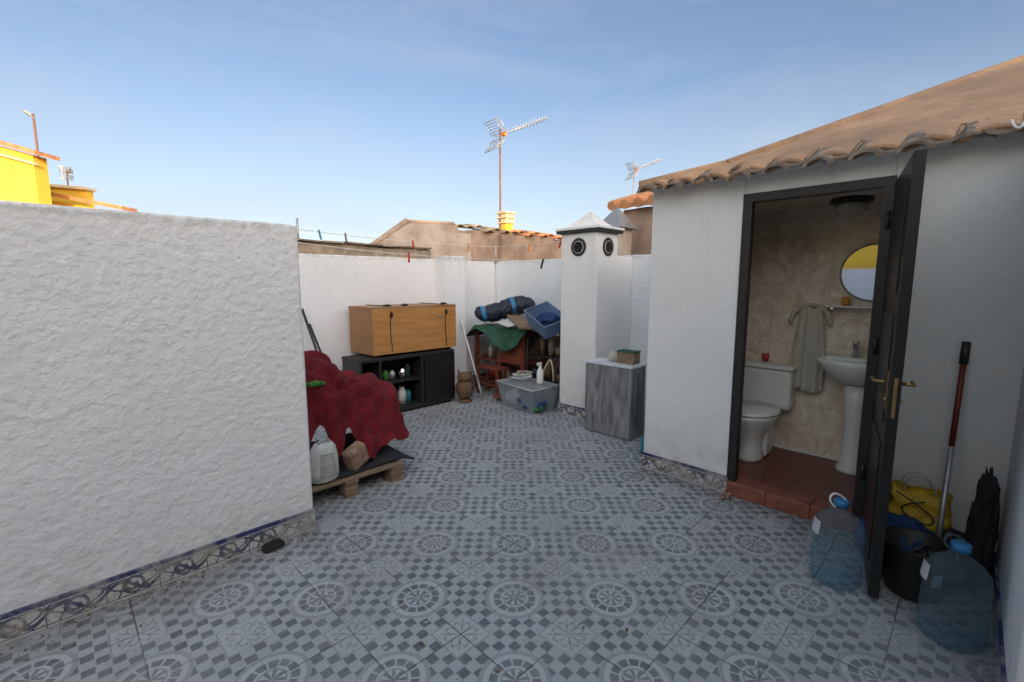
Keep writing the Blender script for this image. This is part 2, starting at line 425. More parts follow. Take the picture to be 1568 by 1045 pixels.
# ------------------------------------------------------------------ bathroom house
p=grp('rooftop_bathroom')
U=3.32
JL,JR,HD=1.13,.36,2.07
wall('front_wall_far',U,U+.14,JL,1.80,-.004,2.2,M_stB,p,11,.003,.01)
wall('front_wall_near',U,U+.14,-1.2,JR,-.004,2.2,M_stB,p,12,.003,.01)
box('lintel',U+.002,U+.138,JR,JL,HD,2.199,M_stB,p)
wall('side_wall',U+.14,5.0,1.66,1.80,-.004,2.19,M_stB,p,13,.003,.01)
box('back_wall_tiled',4.32,4.46,-1.2,1.66,-.004,2.19,M_bt,p)
box('inner_side_tiled',U+.142,4.318,1.60,1.658,.1,2.09,M_bt,p)
box('inner_side_tiled',U+.142,4.318,-.06,-.01,.1,2.09,M_bt,p)
box('ceiling',U+.142,4.318,-.01,1.60,2.085,2.12,M_ceil,p)
box('inner_floor',U+.10,4.318,-.01,1.60,.0,.10,M_rf,p)
box('inner_baseboard',4.30,4.319,-.01,1.60,.1,.115,M_cer,p)
box('tile_skirting',U-.013,U+.001,JL+.0,1.812,0,.13,M_skirt,p,.003)
box('tile_skirting',U-.013,U+.001,-.2,JR-.06,0,.13,M_skirt,p,.003)
for k in range(3):
    a=JR+ (JL-JR)*k/3; b2=JR+(JL-JR)*(k+1)/3
    box('step_tile',U-.03,U+.11,a+.001,b2-.001,.0,.101,M_step,p,.006)
box('frame_jamb',U-.012,U+.05,JL-.05,JL+.008,.0,HD,M_frame,p,.004)
box('frame_jamb',U-.012,U+.05,JR-.008,JR+.045,.0,HD,M_frame,p,.004)
box('frame_head',U-.013,U+.051,JR-.009,JL+.009,HD-.045,HD+.012,M_frame,p,.004)
tp=.44; UE=3.18
def zr(u): return 2.222+(u-UE)*tp
hip=[(1.85,3.21),(1.30,3.42),(-.2,5.50),(-2.6,8.9)]
def uh(v):
    for (a,ua),(b_,ub) in zip(hip,hip[1:]):
        if b_<=v<=a: return ua+(ub-ua)*(a-v)/(a-b_)
    return hip[-1][1]
P=.215; NV=int((1.85+2.6)/.0215); NU=60
vs=[];fs=[]
for i in range(NV+1):
    v=1.85-i*(4.45/NV); ue=uh(v)
    jit=noise.noise(Vector((math.floor(v/P)*3.7,0,0)))*.05
    for k in range(NU+1):
        s_=(k/NU)**1.6; u=UE+jit*(1-s_)+(ue-UE)*s_
        ph=((v/P)%1.0)
        c=abs(math.cos(math.pi*ph))
        fade=max(.0,1-(u-UE)*3.2)
        z=zr(u)+(c*.040-.025)*fade+noise.noise(Vector((u*3,v*3,1)))*.016+noise.noise(Vector((u*9,v*9,5)))*.008
        vs.append((u,v,z))
for i in range(NV):
    for k in range(NU):
        o=i*(NU+1)+k; fs.append((o,o+1,o+NU+2,o+NU+1))
o=mesh('clay_roof',vs,fs,M_roof,p,True); md=o.modifiers.new('s','SOLIDIFY'); md.thickness=.03; md.offset=-1
def barrels(name,vstart,u0b,updown,mat):
    vs=[];fs=[];cnt=int(4.3/P)
    for k in range(cnt):
        vc=vstart-k*P; r=.056; u0=u0b+random.uniform(-.03,.03); dv=random.uniform(-.012,.012); dz=random.uniform(-.010,.006)
        for uu in(u0,u0+.24):
            for q in range(9):
                t=math.pi*q/8
                for rr in (r,r-.016):
                    if updown>0: z=zr(uu)-.045+rr*math.sin(t)*.8+dz
                    else: z=zr(uu)-.005-rr*math.sin(t)*.6+dz
                    vs.append((uu,vc+dv+rr*math.cos(t)*1.35,z))
        o=k*36
        for q in range(8):
            a=o+q*2
            fs.append((a,a+2,a+20,a+18)); fs.append((a+1,a+19,a+21,a+3)); fs.append((a,a+1,a+3,a+2)); fs.append((a+18,a+20,a+21,a+19))
    mesh(name,vs,fs,mat,p,False)
barrels('eave_barrel_tiles',1.85-.07,3.15,1,M_clayd)
barrels('eave_channel_tiles',1.85-.07-P/2,3.17,-1,M_clayd)
vs=[];
for v,u in hip: vs.append((u,v,zr(u)-.0))
for v,u in hip: vs.append((u+.05,1.84,2.2))
mesh('hip_side',vs,[(0,1,5,4),(1,2,6,5),(2,3,7,6)],M_roof,p)
L=[]
for (a,ua),(b_,ub) in zip(hip,hip[1:]): L.append(((ua,a,zr(ua)-.02),(ub,b_,zr(ub)-.02),.045))
rods('hip_ridge',L,M_roof,p,10)
wall('eave_mortar',U-.03,U+.14,-2.5,1.80,2.195,2.245,M_stB,p,21,.010,.015)
box('upper_body',U+.14,9.0,-2.6,-1.2,0,2.19,M_stB,p)
tube('roof_hook',[(3.14,-.05,2.23),(3.11,-.06,2.19),(3.11,-.085,2.18),(3.12,-.09,2.21)],.005,M_cer,p)

p=grp('house_side_wall')
wall('wall_body',2.05,U-.001,-.75,-.20,-.004,2.19,M_stB,p,31,.004,.015)
box('tile_skirting',2.05,U-.015,-.201,-.188,0,.13,M_skirt,p,.003)

# ------------------------------------------------------------------ door
p=grp('open_metal_door')
Ld=.715; ang=math.atan2(.125,.70)
def D(a,t,z):
    ca,sa=math.cos(ang),math.sin(ang)
    return (U-.005-a*ca, JR-.005-a*sa-t*ca, z)
def dbox(n,a0,a1,t0,t1,z0,z1,mat,bev=.003):
    vs=[D(a0,t0,z0),D(a1,t0,z0),D(a1,t1,z0),D(a0,t1,z0),D(a0,t0,z1),D(a1,t0,z1),D(a1,t1,z1),D(a0,t1,z1)]
    return mesh(n,vs,BF,mat,p,False,bev)
dbox('leaf',0,Ld,0,.042,.03,2.05,M_blackm)
for z0,z1 in((.15,.75),(.85,1.35),(1.45,1.95)):
    dbox('panel',.10,Ld-.10,-.006,.0,z0,z1,M_blackm,.002)
    dbox('panel',.10,Ld-.10,.042,.048,z0,z1,M_blackm,.002)
dbox('lock_plate',Ld-.080,Ld-.050,-.005,.0,.92,1.10,M_brass)
dbox('lock_plate',Ld-.080,Ld-.050,.042,.047,.92,1.10,M_brass)
dbox('latch_plate',Ld,Ld+.002,.014,.028,.90,1.08,M_brass,.001)
for sgn,t in((-1,-.0),(1,.042)):
    a=Ld-.065
    rods('lever',[(D(a,t,1.05),D(a,t+sgn*.05,1.05),.008),(D(a,t+sgn*.05,1.05),D(a-.12,t+sgn*.055,1.045),.007)],M_brass,p,10)
    rod('keyhole_boss',D(a,t,.97),D(a,t+sgn*.012,.97),.010,M_brass,p,12)
for z in(.35,1.1,1.8): rod('hinge',(U-.02,JR+.012,z),(U-.02,JR+.012,z+.09),.011,M_frame,p,10)

# ------------------------------------------------------------------ bathroom fittings
p=grp('toilet')
tv=1.17; Z0=.1
box('cistern',4.12,4.305,tv-.20,tv+.20,.47,.80,M_cer,p,.03,seg=4)
box('cistern_lid',4.105,4.31,tv-.212,tv+.212,.80,.835,M_cer,p,.014,seg=3)
rod('flush_button',(4.2,tv,.83),(4.2,tv,.85),.022,M_chrome,p)
lathe('bowl',[(.10,0),(.105,.03),(.085,.10),(.10,.2),(.16,.30),(.19,.36),(.195,.385),(.17,.39)],(3.88,tv,Z0),M_cer,p,36,sx=1.25,sy=.95)
box('bowl_back',3.95,4.15,tv-.10,tv+.10,Z0,.47,M_cer,p,.03,seg=3)
lathe('seat_lid',[(.17,0),(.198,.006),(.20,.02),(.19,.032),(.0001,.036)],(3.88,tv,Z0+.388),M_cer,p,36,sx=1.25,sy=.97)
p2=grp('red_cup'); lathe('cup',[(.022,0),(.03,.06),(.026,.06),(.02,.005)],(4.2,tv+.02,.852),M_redp,p2,16)
p=grp('pedestal_sink')
sv=.54
lathe('basin',[(.05,0),(.12,.02),(.20,.08),(.255,.15),(.265,.185),(.255,.19),(.235,.185),(.18,.10),(.05,.06)],(4.09,sv,.76),M_cer,p,40,sx=.80,sy=1.0)
box('basin_back',4.15,4.31,sv-.24,sv+.24,.83,.95,M_cer,p,.02,seg=3)
lathe('pedestal',[(.095,0),(.095,.02),(.075,.06),(.065,.3),(.07,.5),(.09,.66)],(4.13,sv,.10),M_cer,p,28)
rods('tap',[((4.22,sv+.05,.95),(4.22,sv+.05,1.05),.018),((4.22,sv+.05,1.02),(4.10,sv+.05,1.01),.011),((4.22,sv+.05,1.05),(4.22,sv+.05,1.07),.024)],M_chrome,p,14)
p=grp('wall_mirror')
rod('glass',(4.306,.53,1.575),(4.312,.53,1.575),.205,M_mirror,p,64)
ring=[]
for k in range(48):
    t=2*math.pi*k/48; t2=2*math.pi*(k+1)/48
    ring.append(((4.308,.53+.208*math.cos(t),1.575+.208*math.sin(t)),(4.308,.53+.208*math.cos(t2),1.575+.208*math.sin(t2)),.008))
rods('rim',ring,M_alu,p,6)
p=grp('glass_shelf')
box('shelf',4.20,4.315,.36,.80,1.315,1.33,M_cer,p,.004)
rods('bracket',[((4.22,.40,1.31),(4.315,.40,1.29),.008),((4.22,.76,1.31),(4.315,.76,1.29),.008)],M_chrome,p)
p=grp('toothbrush_cup'); lathe('cup',[(.025,0),(.028,.065),(.024,.065),(.02,.01)],(4.25,.68,1.331),M_orp,p,18)
p=grp('towel_with_ring')
tvc=.905
tube('holder',[(4.27,tvc-.13,1.18),(4.25,tvc-.14,1.22),(4.27,tvc-.09,1.30),(4.28,tvc-.04,1.325),(4.28,tvc+.04,1.325),(4.27,tvc+.09,1.30),(4.25,tvc+.14,1.22),(4.27,tvc+.13,1.18)],.016,M_towel,p)
vs=[];fs=[];nx,ny=24,30
for j in range(ny+1):
    t=j/ny
    for i in range(nx+1):
        s_=i/nx-.5; w=.15+.09*min(1,t*1.8)
        vs.append((4.268-.012*math.sin(s_*22+1)*(.4+t)-.02*(1-abs(s_)*2),tvc+s_*w,1.31-t*.68+ .012*math.sin(s_*9)))
for j in range(ny):
    for i in range(nx):
        a=j*(nx+1)+i; fs.append((a,a+1,a+nx+2,a+nx+1))
o=mesh('towel',vs,fs,M_towel,p,True); md=o.modifiers.new('s','SOLIDIFY'); md.thickness=.008
p=grp('ceiling_lamp')
lathe('base',[(.12,0),(.13,-.02),(.125,-.03),(.0001,-.032)],(4.0,.66,2.085),M_frame,p,32)
lathe('globe',[(.085,0),(.10,-.02),(.10,-.055),(.07,-.08),(.0001,-.085)],(4.0,.66,2.053),M_lampg,p,32)

# ------------------------------------------------------------------ pallet and things
p=grp('wooden_pallet')
for k in range(5):
    y=2.98+k*.19; box('deck_board',.98,1.80,y,y+.13,.118,.14,M_pine2,p,.003)
for x in(.98,1.34,1.70):
    box('stringer',x,x+.10,2.98,3.87,.096,.1165,M_pine2,p,.003)
    for y in(2.99,3.38,3.76): box('block',x+.002,x+.098,y,y+.10,.012,.095,M_pine2,p,.004)
    box('foot',x,x+.10,2.98,3.87,.0,.011,M_pine2,p,.002)
vs=[];fs=[];n=24
for j in range(n+1):
    for i in range(n+1):
        u=1.10+.83*i/n; v=3.02+.85*j/n
        z=.150+.012*(1+noise.noise(Vector((u*5,v*5,0))))-(.02 if u>1.82 else 0)*(u-1.82)*20
        vs.append((u+.02*noise.noise(Vector((v*4,1,0))),v+.02*noise.noise(Vector((u*4,3,0))),max(.143,z) if u<1.8 else z))
for j in range(n):
    for i in range(n):
        a=j*(n+1)+i; fs.append((a,a+1,a+n+2,a+n+1))
o=mesh('rubber_mat',vs,fs,M_matb,None,True); md=o.modifiers.new('s','SOLIDIFY'); md.thickness=.012
NR,NT=80,280; vs=[];fs=[]
def heapH(u,v):
    a=math.exp(-(((u-1.28)/.34)**4+((v-3.58)/.42)**4))*.76
    b_=math.exp(-(((u-1.74)/.28)**4+((v-3.58)/.36)**4))*.52
    return max(a,b_)+.12*min(a,b_)
for i in range(NR+1):
    r=i/NR
    for k in range(NT):
        t=2*math.pi*k/NT
        fold=math.sin(t*9+2.2*noise.noise(Vector((math.cos(t)*1.5,math.sin(t)*1.5,r*1.3)))*3)*.55+math.sin(t*17+1.3+3*noise.noise(Vector((math.cos(t)*2,math.sin(t)*2,4+r))))*.35
        Rx,Ry=.52,.46
        rr=r*(1+.12*fold*r*r+.06*noise.noise(Vector((math.cos(t)*2,math.sin(t)*2,9))))
        q=(abs(math.cos(t))**3.2+abs(math.sin(t))**3.2)**(-1/3.2)
        u=1.50+Rx*rr*q*math.cos(t); v=3.60+Ry*rr*q*math.sin(t)
        z=.17+heapH(u,v)
        wr=noise.noise(Vector((u*5,v*5,z*4)))*.08+abs(noise.noise(Vector((u*9,v*4,z*7+5))))*.08+abs(noise.noise(Vector((u*4+v*7,z*9,2))))*.07
        z+=wr*(1 if r<.85 else .4)
        if r>.9: z=max(.165,z-(r-.9)*.6)
        vs.append((u+wr*.7*math.cos(t),v+wr*.7*math.sin(t),z))
for i in range(NR):
    for k in range(NT):
        fs.append((i*NT+k,i*NT+(k+1)%NT,(i+1)*NT+(k+1)%NT,(i+1)*NT+k))
mesh('red_blanket_heap',vs,fs,M_cloth_red,None,True)
lump('green_rag',(1.27,3.24,.79),(.06,.05,.02),M_grn2,None,.5,4,2,True)
p=grp('fan_heater')
hx,hy=1.23,3.06
o=lathe('casing',[(.085,0),(.098,.01),(.102,.06),(.098,.16),(.085,.23),(.06,.265),(.0001,.27)],(hx,hy,.152),M_plw,p,40,sx=1.0,sy=.72,rot=.1)
for k in range(9): 
    obox('grille_slat',(hx,hy-.073+.0012*k,.20+k*.019),(.12-.004*k,.012,.006),(0,0,.1),M_alu,p,.001)
rods('carry_handle',[((hx-.04,hy-.02,.415),(hx-.03,hy-.02,.44),.008),((hx-.03,hy-.02,.44),(hx+.03,hy-.02,.44),.008),((hx+.03,hy-.02,.44),(hx+.04,hy-.02,.415),.008)],M_alu,p)
p=grp('stone_block')
o=obox('block',(1.475,3.09,.245),(.16,.10,.16),(.12,-.38,.25),M_stone,p,.018)
p=grp('leaning_poles')
rods('poles',[((2.12,4.75,.0),(1.93,5.17,1.22),.014),((2.18,4.7,.0),(2.0,5.17,1.05),.012)],M_black,p,10)
p=grp('insect_bait_box')
obox('case',(.77,2.69,.017),(.11,.06,.032),(0,0,.15),M_black,p,.008); obox('lid',(.77,2.69,.036),(.09,.045,.006),(0,0,.15),M_blackm,p,.002)

# ------------------------------------------------------------------ cabinets along wall A
p=grp('black_tv_bench')
x0,x1,y0,y1=2.27,3.54,4.57,5.0
box('top',x0,x1,y0,y1,.64,.675,M_black,p,.003)
box('bottom',x0,x1,y0,y1,.03,.07,M_black,p,.003)
box('plinth',x0+.03,x1-.03,y0+.04,y1-.02,.0,.03,M_black,p)
box('back',x0+.01,x1-.01,y1-.012,y1,.07,.64,M_black,p)
for x in(x0,2.50,3.05,x1-.03): box('upright',x,x+.03,y0+.002,y1-.012,.07,.64,M_black,p,.002)
box('door',3.085,x1-.004,y0-.012,y0+.001,.075,.635,M_blackm,p,.003)
box('shelf',2.53,3.05,y0+.03,y1-.012,.36,.38,M_black,p)
p=grp('jars_and_kitchenware')
for i,(x,z,r,h,m_) in enumerate([(2.66,.38,.035,.12,M_grn2),(2.76,.38,.04,.10,M_alu),(2.88,.38,.05,.12,M_chrome),(2.97,.38,.03,.15,M_pet),(2.62,.07,.045,.16,M_alu),(2.75,.07,.06,.10,M_alu),(2.87,.07,.05,.20,M_plw),(2.97,.07,.04,.14,M_teal)]):
    lathe('jar',[(r,0),(r,h*.75),(r*.6,h*.88),(r*.65,h)],(x,y0+.16+.03*(i%2),z+.001),m_,p,18)
p=grp('wooden_wall_cabinet')
a0,a1,b0,b1,c0_,c1_=2.46,3.60,4.60,5.16,.70,1.21
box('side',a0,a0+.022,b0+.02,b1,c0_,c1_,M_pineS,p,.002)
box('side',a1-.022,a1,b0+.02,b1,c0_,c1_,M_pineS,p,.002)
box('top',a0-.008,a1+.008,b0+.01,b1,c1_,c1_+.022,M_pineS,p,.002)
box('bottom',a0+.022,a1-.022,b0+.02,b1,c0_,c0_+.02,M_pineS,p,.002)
box('door',a0+.002,a1-.002,b0,b0+.02,c0_+.002,c1_-.003,M_pine,p,.002)
for x in(a0+.05,a1-.1): box('runner',x,x+.05,b0+.05,b1-.05,.676,c0_-.001,M_black,p)
for x in(2.68,3.44):
    tube('tie_cord',[(x,b1,c1_+.03),(x+.01,b0+.1,c1_+.03),(x,b0-.008,c1_+.01),(x-.02,b0-.01,.95),(x+.01,b0-.01,.72),(x,b0+.02,.69)],.004,M_dark,p)
    lump('knot',(x,b0-.015,c1_-.06),(.018,.012,.03),M_dark,p,.3,3,1,False,sub=2)
tube('door_strip',[(3.30,b0-.006,1.10),(3.36,b0-.012,1.09),(3.40,b0-.006,1.10)],.005,M_alu,p)
for x in(2.72,3.52,2.95): lump('cord_end',(x,b0+.15,c1_+.03),(.05,.04,.015),M_dark,p,.5,4,x,False,sub=2)

p=grp('carved_owl_statue')
ox,oy=3.62,4.47
lathe('base',[(.09,0),(.095,.02),(.07,.04)],(ox,oy,0),M_owl,p,24)
lathe('body',[(.05,0),(.09,.04),(.11,.12),(.105,.19),(.08,.23)],(ox,oy,.04),M_owl,p,28,fn=lambda t,z:1+.08*math.sin(8*t+z*60))
lathe('head',[(.065,0),(.09,.03),(.092,.07),(.06,.115),(.0001,.125)],(ox,oy,.26),M_owl,p,28)
for s_ in(-1,1):
    ex=ox-.07+.025*s_; ey=oy-.06-.025*s_
    rod('eye',(ex+.01,ey+.01,.325),(ex-.012,ey-.012,.325),.024,M_brass,p,14)
    rods('ear',[((ox+.045*s_,oy-.045*s_,.36),(ox+.06*s_,oy-.06*s_,.42),(.025,.003))],M_owl,p,10)
rods('beak',[((ox-.06,oy-.06,.31),(ox-.085,oy-.085,.28),(.014,.002))],M_owl,p,8)
p=grp('white_broom')
rod('stick',(3.87,4.42,.03),(3.98,4.97,.98),.012,M_wirew,p)
rod('stick_lower',(3.86,4.40,.0),(3.90,4.56,.28),.014,M_alu,p)
p=grp('hanging_cloth')
vs=[];fs=[]
for j in range(13):
    for i in range(9): vs.append((4.14+.012*i+.01*math.sin(j),5.19-.02*math.sin(i*1.3),1.80-j*.035-.01*i))
for j in range(12):
    for i in range(8):
        a=j*9+i; fs.append((a,a+1,a+10,a+9))
mesh('cloth',vs,fs,M_cream,p,True)
tube('string',[(4.18,5.19,1.86),(4.17,5.18,1.7),(4.12,5.19,1.1)],.004,M_wirew,p)

# ------------------------------------------------------------------ corner pile
p=grp('red_wooden_shelf_unit')
x0,x1,y0,y1=4.26,4.72,4.06,5.02
for (x,y) in((x0,y0),(x0,y1-.05),(x1-.05,y0),(x1-.05,y1-.05),(x0,4.50)): box('post',x,x+.05,y,y+.05,0,.82,M_redw,p,.004)
box('top',x0-.02,x1,y0-.02,y1+.02,.82,.85,M_redw,p,.004)
for z in(.12,.42): box('shelf',x0+.005,x1,y0+.01,y1-.01,z,z+.022,M_redw,p,.003)
box('drawer_front',x0-.012,x0,y0+.03,4.52,.44,.80,M_redw,p,.004)
box('back',x1,x1+.01,y0,y1,.05,.8,M_clayd,p)
p=grp('small_red_stool')
box('seat',4.02,4.24,4.30,4.72,.36,.385,M_redw,p,.004)
for (x,y) in((4.03,4.31),(4.03,4.68),(4.2,4.31),(4.2,4.68)): box('leg',x,x+.03,y,y+.03,0,.36,M_redw,p,.003)
box('rail',4.035,4.05,4.34,4.68,.14,.17,M_redw,p)
p=grp('bottles_on_shelf')
random.seed(3)
for k in range(16):
    y=4.12+k*.056; z=.443 if k%2 else .143; r=random.uniform(.022,.04); h=random.uniform(.10,.2)
    lathe('bottle',[(r,0),(r,h*.6),(r*.4,h*.78),(r*.4,h)],(4.36+random.uniform(-.03,.1),y,z),random.choice([M_plw,M_clayd,M_pet,M_redp,M_owl,M_black,M_alu]),p,14)
vs=[];fs=[];n=44
for j in range(n+1):
    for i in range(n+1):
        u=4.08+.70*i/n; v=3.95+1.25*j/n
        z=.90+.035*noise.noise(Vector((u*6,v*6,2)))+.05*noise.noise(Vector((u*3,v*3,7)))
        e=max(0,4.24-u); z-=e*(.9+.9*math.sin(v*6+1)); e2=max(0,v-5.0); z-=e2*.8
        vs.append((u+.12*e*math.sin(v*22)+e*.35,v,z))
for j in range(n):
    for i in range(n):
        a=j*(n+1)+i; fs.append((a,a+1,a+n+2,a+n+1))
o=mesh('green_tarpaulin',vs,fs,M_green,None,True); md=o.modifiers.new('s','SOLIDIFY'); md.thickness=.01
bm=bmesh.new(); bmesh.ops.create_uvsphere(bm,u_segments=64,v_segments=90,radius=1)
for v in bm.verts:
    x,y,z=v.co; ax=z; a=math.atan2(y,x)
    pr=(1-abs(ax)**5)**.5 if abs(ax)<1 else 0
    pinch=0
    for q in(-.62,-.15,.35,.75): pinch+=math.exp(-((ax-q)/.05)**2)
    R_=.15*pr*(1-.13*pinch+.10*noise.noise(Vector((ax*5,math.cos(a)*2,math.sin(a)*2)))+.05*noise.noise(Vector((ax*14,math.cos(a)*3,math.sin(a)*3))))
    v.co=(ax*.43,R_*math.cos(a),R_*math.sin(a)*.85+.02*math.sin(ax*4))
me=bpy.data.meshes.new('rolled_sleeping_bag'); bm.to_mesh(me); bm.free()
for q in me.polygons: q.use_smooth=True
me.materials.append(M_bag); o=link(bpy.data.objects.new('rolled_sleeping_bag',me)); o.location=(4.46,4.60,1.14); o.rotation_euler=(0,-.20,math.radians(-48))
p=grp('wooden_board'); obox('board',(4.36,4.22,1.0),(.22,.75,.03),(.18,.1,-.5),M_pine2,p,.004)
p=grp('folded_white_paper'); obox('sheet',(4.22,4.30,.97),(.16,.30,.014),(.1,-.2,-.3),M_label,p,.004)
p=grp('black_wire_rack')
x0,x1,y0,y1=4.30,4.70,3.42,4.02
rr=[]
for (x,y) in((x0,y0),(x0,y1),(x1,y0),(x1,y1)): rr.append(((x,y,0),(x,y,.9),.012))
for z in(.25,.58,.88):
    for k in range(9):
        y=y0+(y1-y0)*k/8; rr.append(((x0,y,z),(x1,y,z),.005))
    rr+= [((x0,y0,z),(x0,y1,z),.008),((x1,y0,z),(x1,y1,z),.008)]
rods('frame',rr,M_black,p,8)
box('back_panel',4.705,4.72,3.40,4.04,.05,.90,M_clayd,p)
p=grp('rack_clutter')
for k in range(14):
    z=.27 if k%2 else .60; y=3.46+k*.04; r=random.uniform(.03,.055); h=random.uniform(.09,.22)
    lathe('pot',[(r*.8,0),(r,h*.5),(r*.9,h*.9),(r*.5,h)],(4.40+random.uniform(-.05,.12),y,z),random.choice([M_clayd,M_stone,M_black,M_owl,M_owl,M_pine2]),p,14)
for k in range(26):
    lump('bundle',(4.34+random.uniform(-.05,.25),3.42+k*.025,.88+random.uniform(0,.06)),(.035,.05,.03),random.choice([M_plw,M_black,M_towel,M_clayd,M_black]),p,.5,3,k,True,sub=3)
p=grp('blue_storage_crate')
def tub(parent,c,L,W,H,mat,rot,rimm=None,taper=.03,th=.006):
    vs=[];
    for z,k in((0,taper),(H,0)):
        for sx,sy in((-1,-1),(1,-1),(1,1),(-1,1)): vs.append((sx*(L/2-k),sy*(W/2-k),z))
    o=mesh('tub_body',vs,[(0,1,2,3),(0,1,5,4),(1,2,6,5),(2,3,7,6),(3,0,4,7)],mat,parent,False)
    md=o.modifiers.new('s','SOLIDIFY'); md.thickness=th
    o.location=c; o.rotation_euler=rot
    rl=[]
    q=[(-L/2,-W/2,H),(L/2,-W/2,H),(L/2,W/2,H),(-L/2,W/2,H)]
    for i in range(4): rl.append((q[i],q[(i+1)%4],.010))
    o2=rods('rim',rl,rimm or mat,parent,8); o2.location=c; o2.rotation_euler=rot
    return o
tub(p,(4.30,3.70,.95),.34,.46,.20,M_crate,(.42,-.30,math.radians(-20)))
lump('rag_in_crate',(4.34,3.70,1.05),(.13,.15,.08),M_blued,p,.35,3,4)
p=grp('clear_storage_tub')
tub(p,(3.98,3.72,.003),.42,.66,.29,M_box,(0,0,math.radians(-6)),M_plw,.05,.004)
obox('lid',(3.98,3.72,.305),(.45,.69,.014),(0,0,math.radians(-6)),M_box,p,.006)
lump('contents_blue',(3.92,3.60,.10),(.13,.2,.10),M_blued,p,.3,3,1)
lump('contents_green',(3.90,3.50,.06),(.10,.1,.05),M_grn2,p,.3,3,2)
lump('contents_white',(3.98,3.88,.10),(.13,.16,.10),M_label,p,.3,3,3)
lump('contents_dark',(4.02,3.75,.12),(.12,.18,.12),M_black,p,.3,3,5)
p=grp('spray_bottle')
lathe('bottle',[(.04,0),(.042,.02),(.04,.15),(.018,.19),(.018,.22)],(4.02,3.55,.314),M_cer,p,20)
box('nozzle',3.97,4.04,3.54,3.56,.534,.57,M_cer,p,.005)
p=grp('coiled_cable')
pts=[]
for k in range(60):
    t=k*.45; pts.append((4.0+.11*math.cos(t)+random.uniform(-.04,.04),3.83+.11*math.sin(t)+random.uniform(-.04,.04),.33+.0012*k+random.uniform(0,.02)))
tube('cable',pts,.006,M_plw,p)
pts=[(4.15,3.45,.34),(4.08,3.40,.5),(4.1,3.46,.62),(4.15,3.55,.55),(4.1,3.6,.40)]
tube('cable_end',pts,.008,M_cream,p)
p=grp('wood_plank_pile'); obox('plank',(3.99,4.12,.06),(.10,.30,.05),(0,.1,.3),M_redw,p,.004); obox('plank',(4.05,4.20,.03),(.08,.34,.05),(0,0,-.2),M_pine2,p,.004)

# ------------------------------------------------------------------ grey cabinet
p=grp('grey_wood_cabinet')
box('body',3.79,4.045,2.20,2.72,.0,.70,M_greyw,p,.003)
box('door',3.772,3.789,2.203,2.717,.012,.695,M_greyw,p,.003)
box('worktop',3.765,4.047,2.185,2.735,.70,.722,M_greyw2,p,.004)
p=grp('painted_tin_box')
box('box',3.88,4.0,2.24,2.42,.723,.83,M_pine2,p,.004); box('lid',3.875,4.005,2.235,2.425,.83,.847,M_green,p,.003)
lump('bread_bag',(3.95,2.50,.765),(.06,.06,.06),M_towel,p,.3,3,3)
p=grp('blue_basin')
o=lathe('basin',[(.16,0),(.17,.02),(.21,.12),(.22,.125),(.205,.115),(.155,.015)],(0,0,0),M_teal,p,36); o.location=(3.98,2.02,.33); o.rotation_euler=(math.radians(78),0,math.radians(20))
p=grp('dark_bottle'); lathe('bottle',[(.045,0),(.045,.13),(.018,.18),(.018,.22)],(3.60,1.93,0),M_teal,p,20)

# ------------------------------------------------------------------ right corner items
def waterbottle(x,y,rot,nm='water_bottle',r=.108,h=.40,sd=1):
    p=grp(nm)
    prof=[(r*.9,0.0),(r,.02)]
    for k in range(6):
        z=.05+k*.035; prof+=[(r,z),(r*.955,z+.008),(r*.955,z+.016),(r,z+.024)]
    prof+=[(r*1.0,.275),(r*.93,.31),(r*.70,.345),(r*.36,.37),(r*.24,.38),(r*.24,.40)]
    lathe('body',prof,(x,y,.002),M_pet,p,44,fn=lambda t,z:1+.02*math.cos(4*t)+.05*noise.noise(Vector((math.cos(t)*1.5,math.sin(t)*1.5,z*9+sd))))
    lathe('cap',[(r*.30,0),(r*.30,.03),(r*.26,.034)],(x,y,.395),M_bluep,p,20)
    c_,s_=math.cos(rot),math.sin(rot)
    tube('handle',[(x-.03*c_,y-.03*s_,.39),(x-.065*c_,y-.065*s_,.42),(x-.05*c_,y-.05*s_,.465),(x-.01*c_,y-.01*s_,.455),(x+.03*c_,y+.03*s_,.42),(x+.03*c_,y+.03*s_,.39)],.005,M_pet if sd>1 else M_cer,p)
    vs=[];fs=[];a0=rot+2.6
    for k in range(9):
        t=a0+k*.085
        for z in(.25,.32): 
            rr=r*1.06 if z<.3 else r*.98
            vs.append((x+rr*math.cos(t),y+rr*math.sin(t),z))
    for k in range(8): fs.append((2*k,2*k+2,2*k+3,2*k+1))
    mesh('label',vs,fs,M_label,p,True)
waterbottle(2.70,.375,math.radians(-45))
waterbottle(2.585,-.055,math.radians(-60),sd=5)
p=grp('black_bucket')
lathe('pail',[(.10,0),(.105,.01),(.135,.25),(.142,.26),(.130,.255),(.098,.015)],(2.86,.09,.001),M_black,p,36)
vs=[]
for z,rr in((.10,.121),(.165,.129)):
    for t in(3.75,3.87,3.98,4.1): vs.append((2.86+rr*math.cos(t),.09+rr*math.sin(t),z))
mesh('label',vs,[(0,1,5,4),(1,2,6,5),(2,3,7,6)],M_label,p)
tube('handle',[(2.98,.03,.25),(2.96,-.05,.24),(2.85,-.06,.22),(2.76,.02,.24)],.004,M_alu,p)
p=grp('mop_with_red_handle')
top=Vector((3.29,.005,1.20)); bot=Vector((2.98,.02,.10))
def lp(t): return tuple(top.lerp(bot,t))
rods('pole',[(lp(.47),lp(1),.012)],M_alu,p,14); rods('pole_red',[(lp(.06),lp(.47),.0125)],M_redh,p,14); rods('grip',[(lp(0),lp(.10),.018)],M_black,p,14)
lump('mop_head',(2.93,.03,.13),(.07,.07,.08),M_black,p,.4,4,6,False,ridge=True)
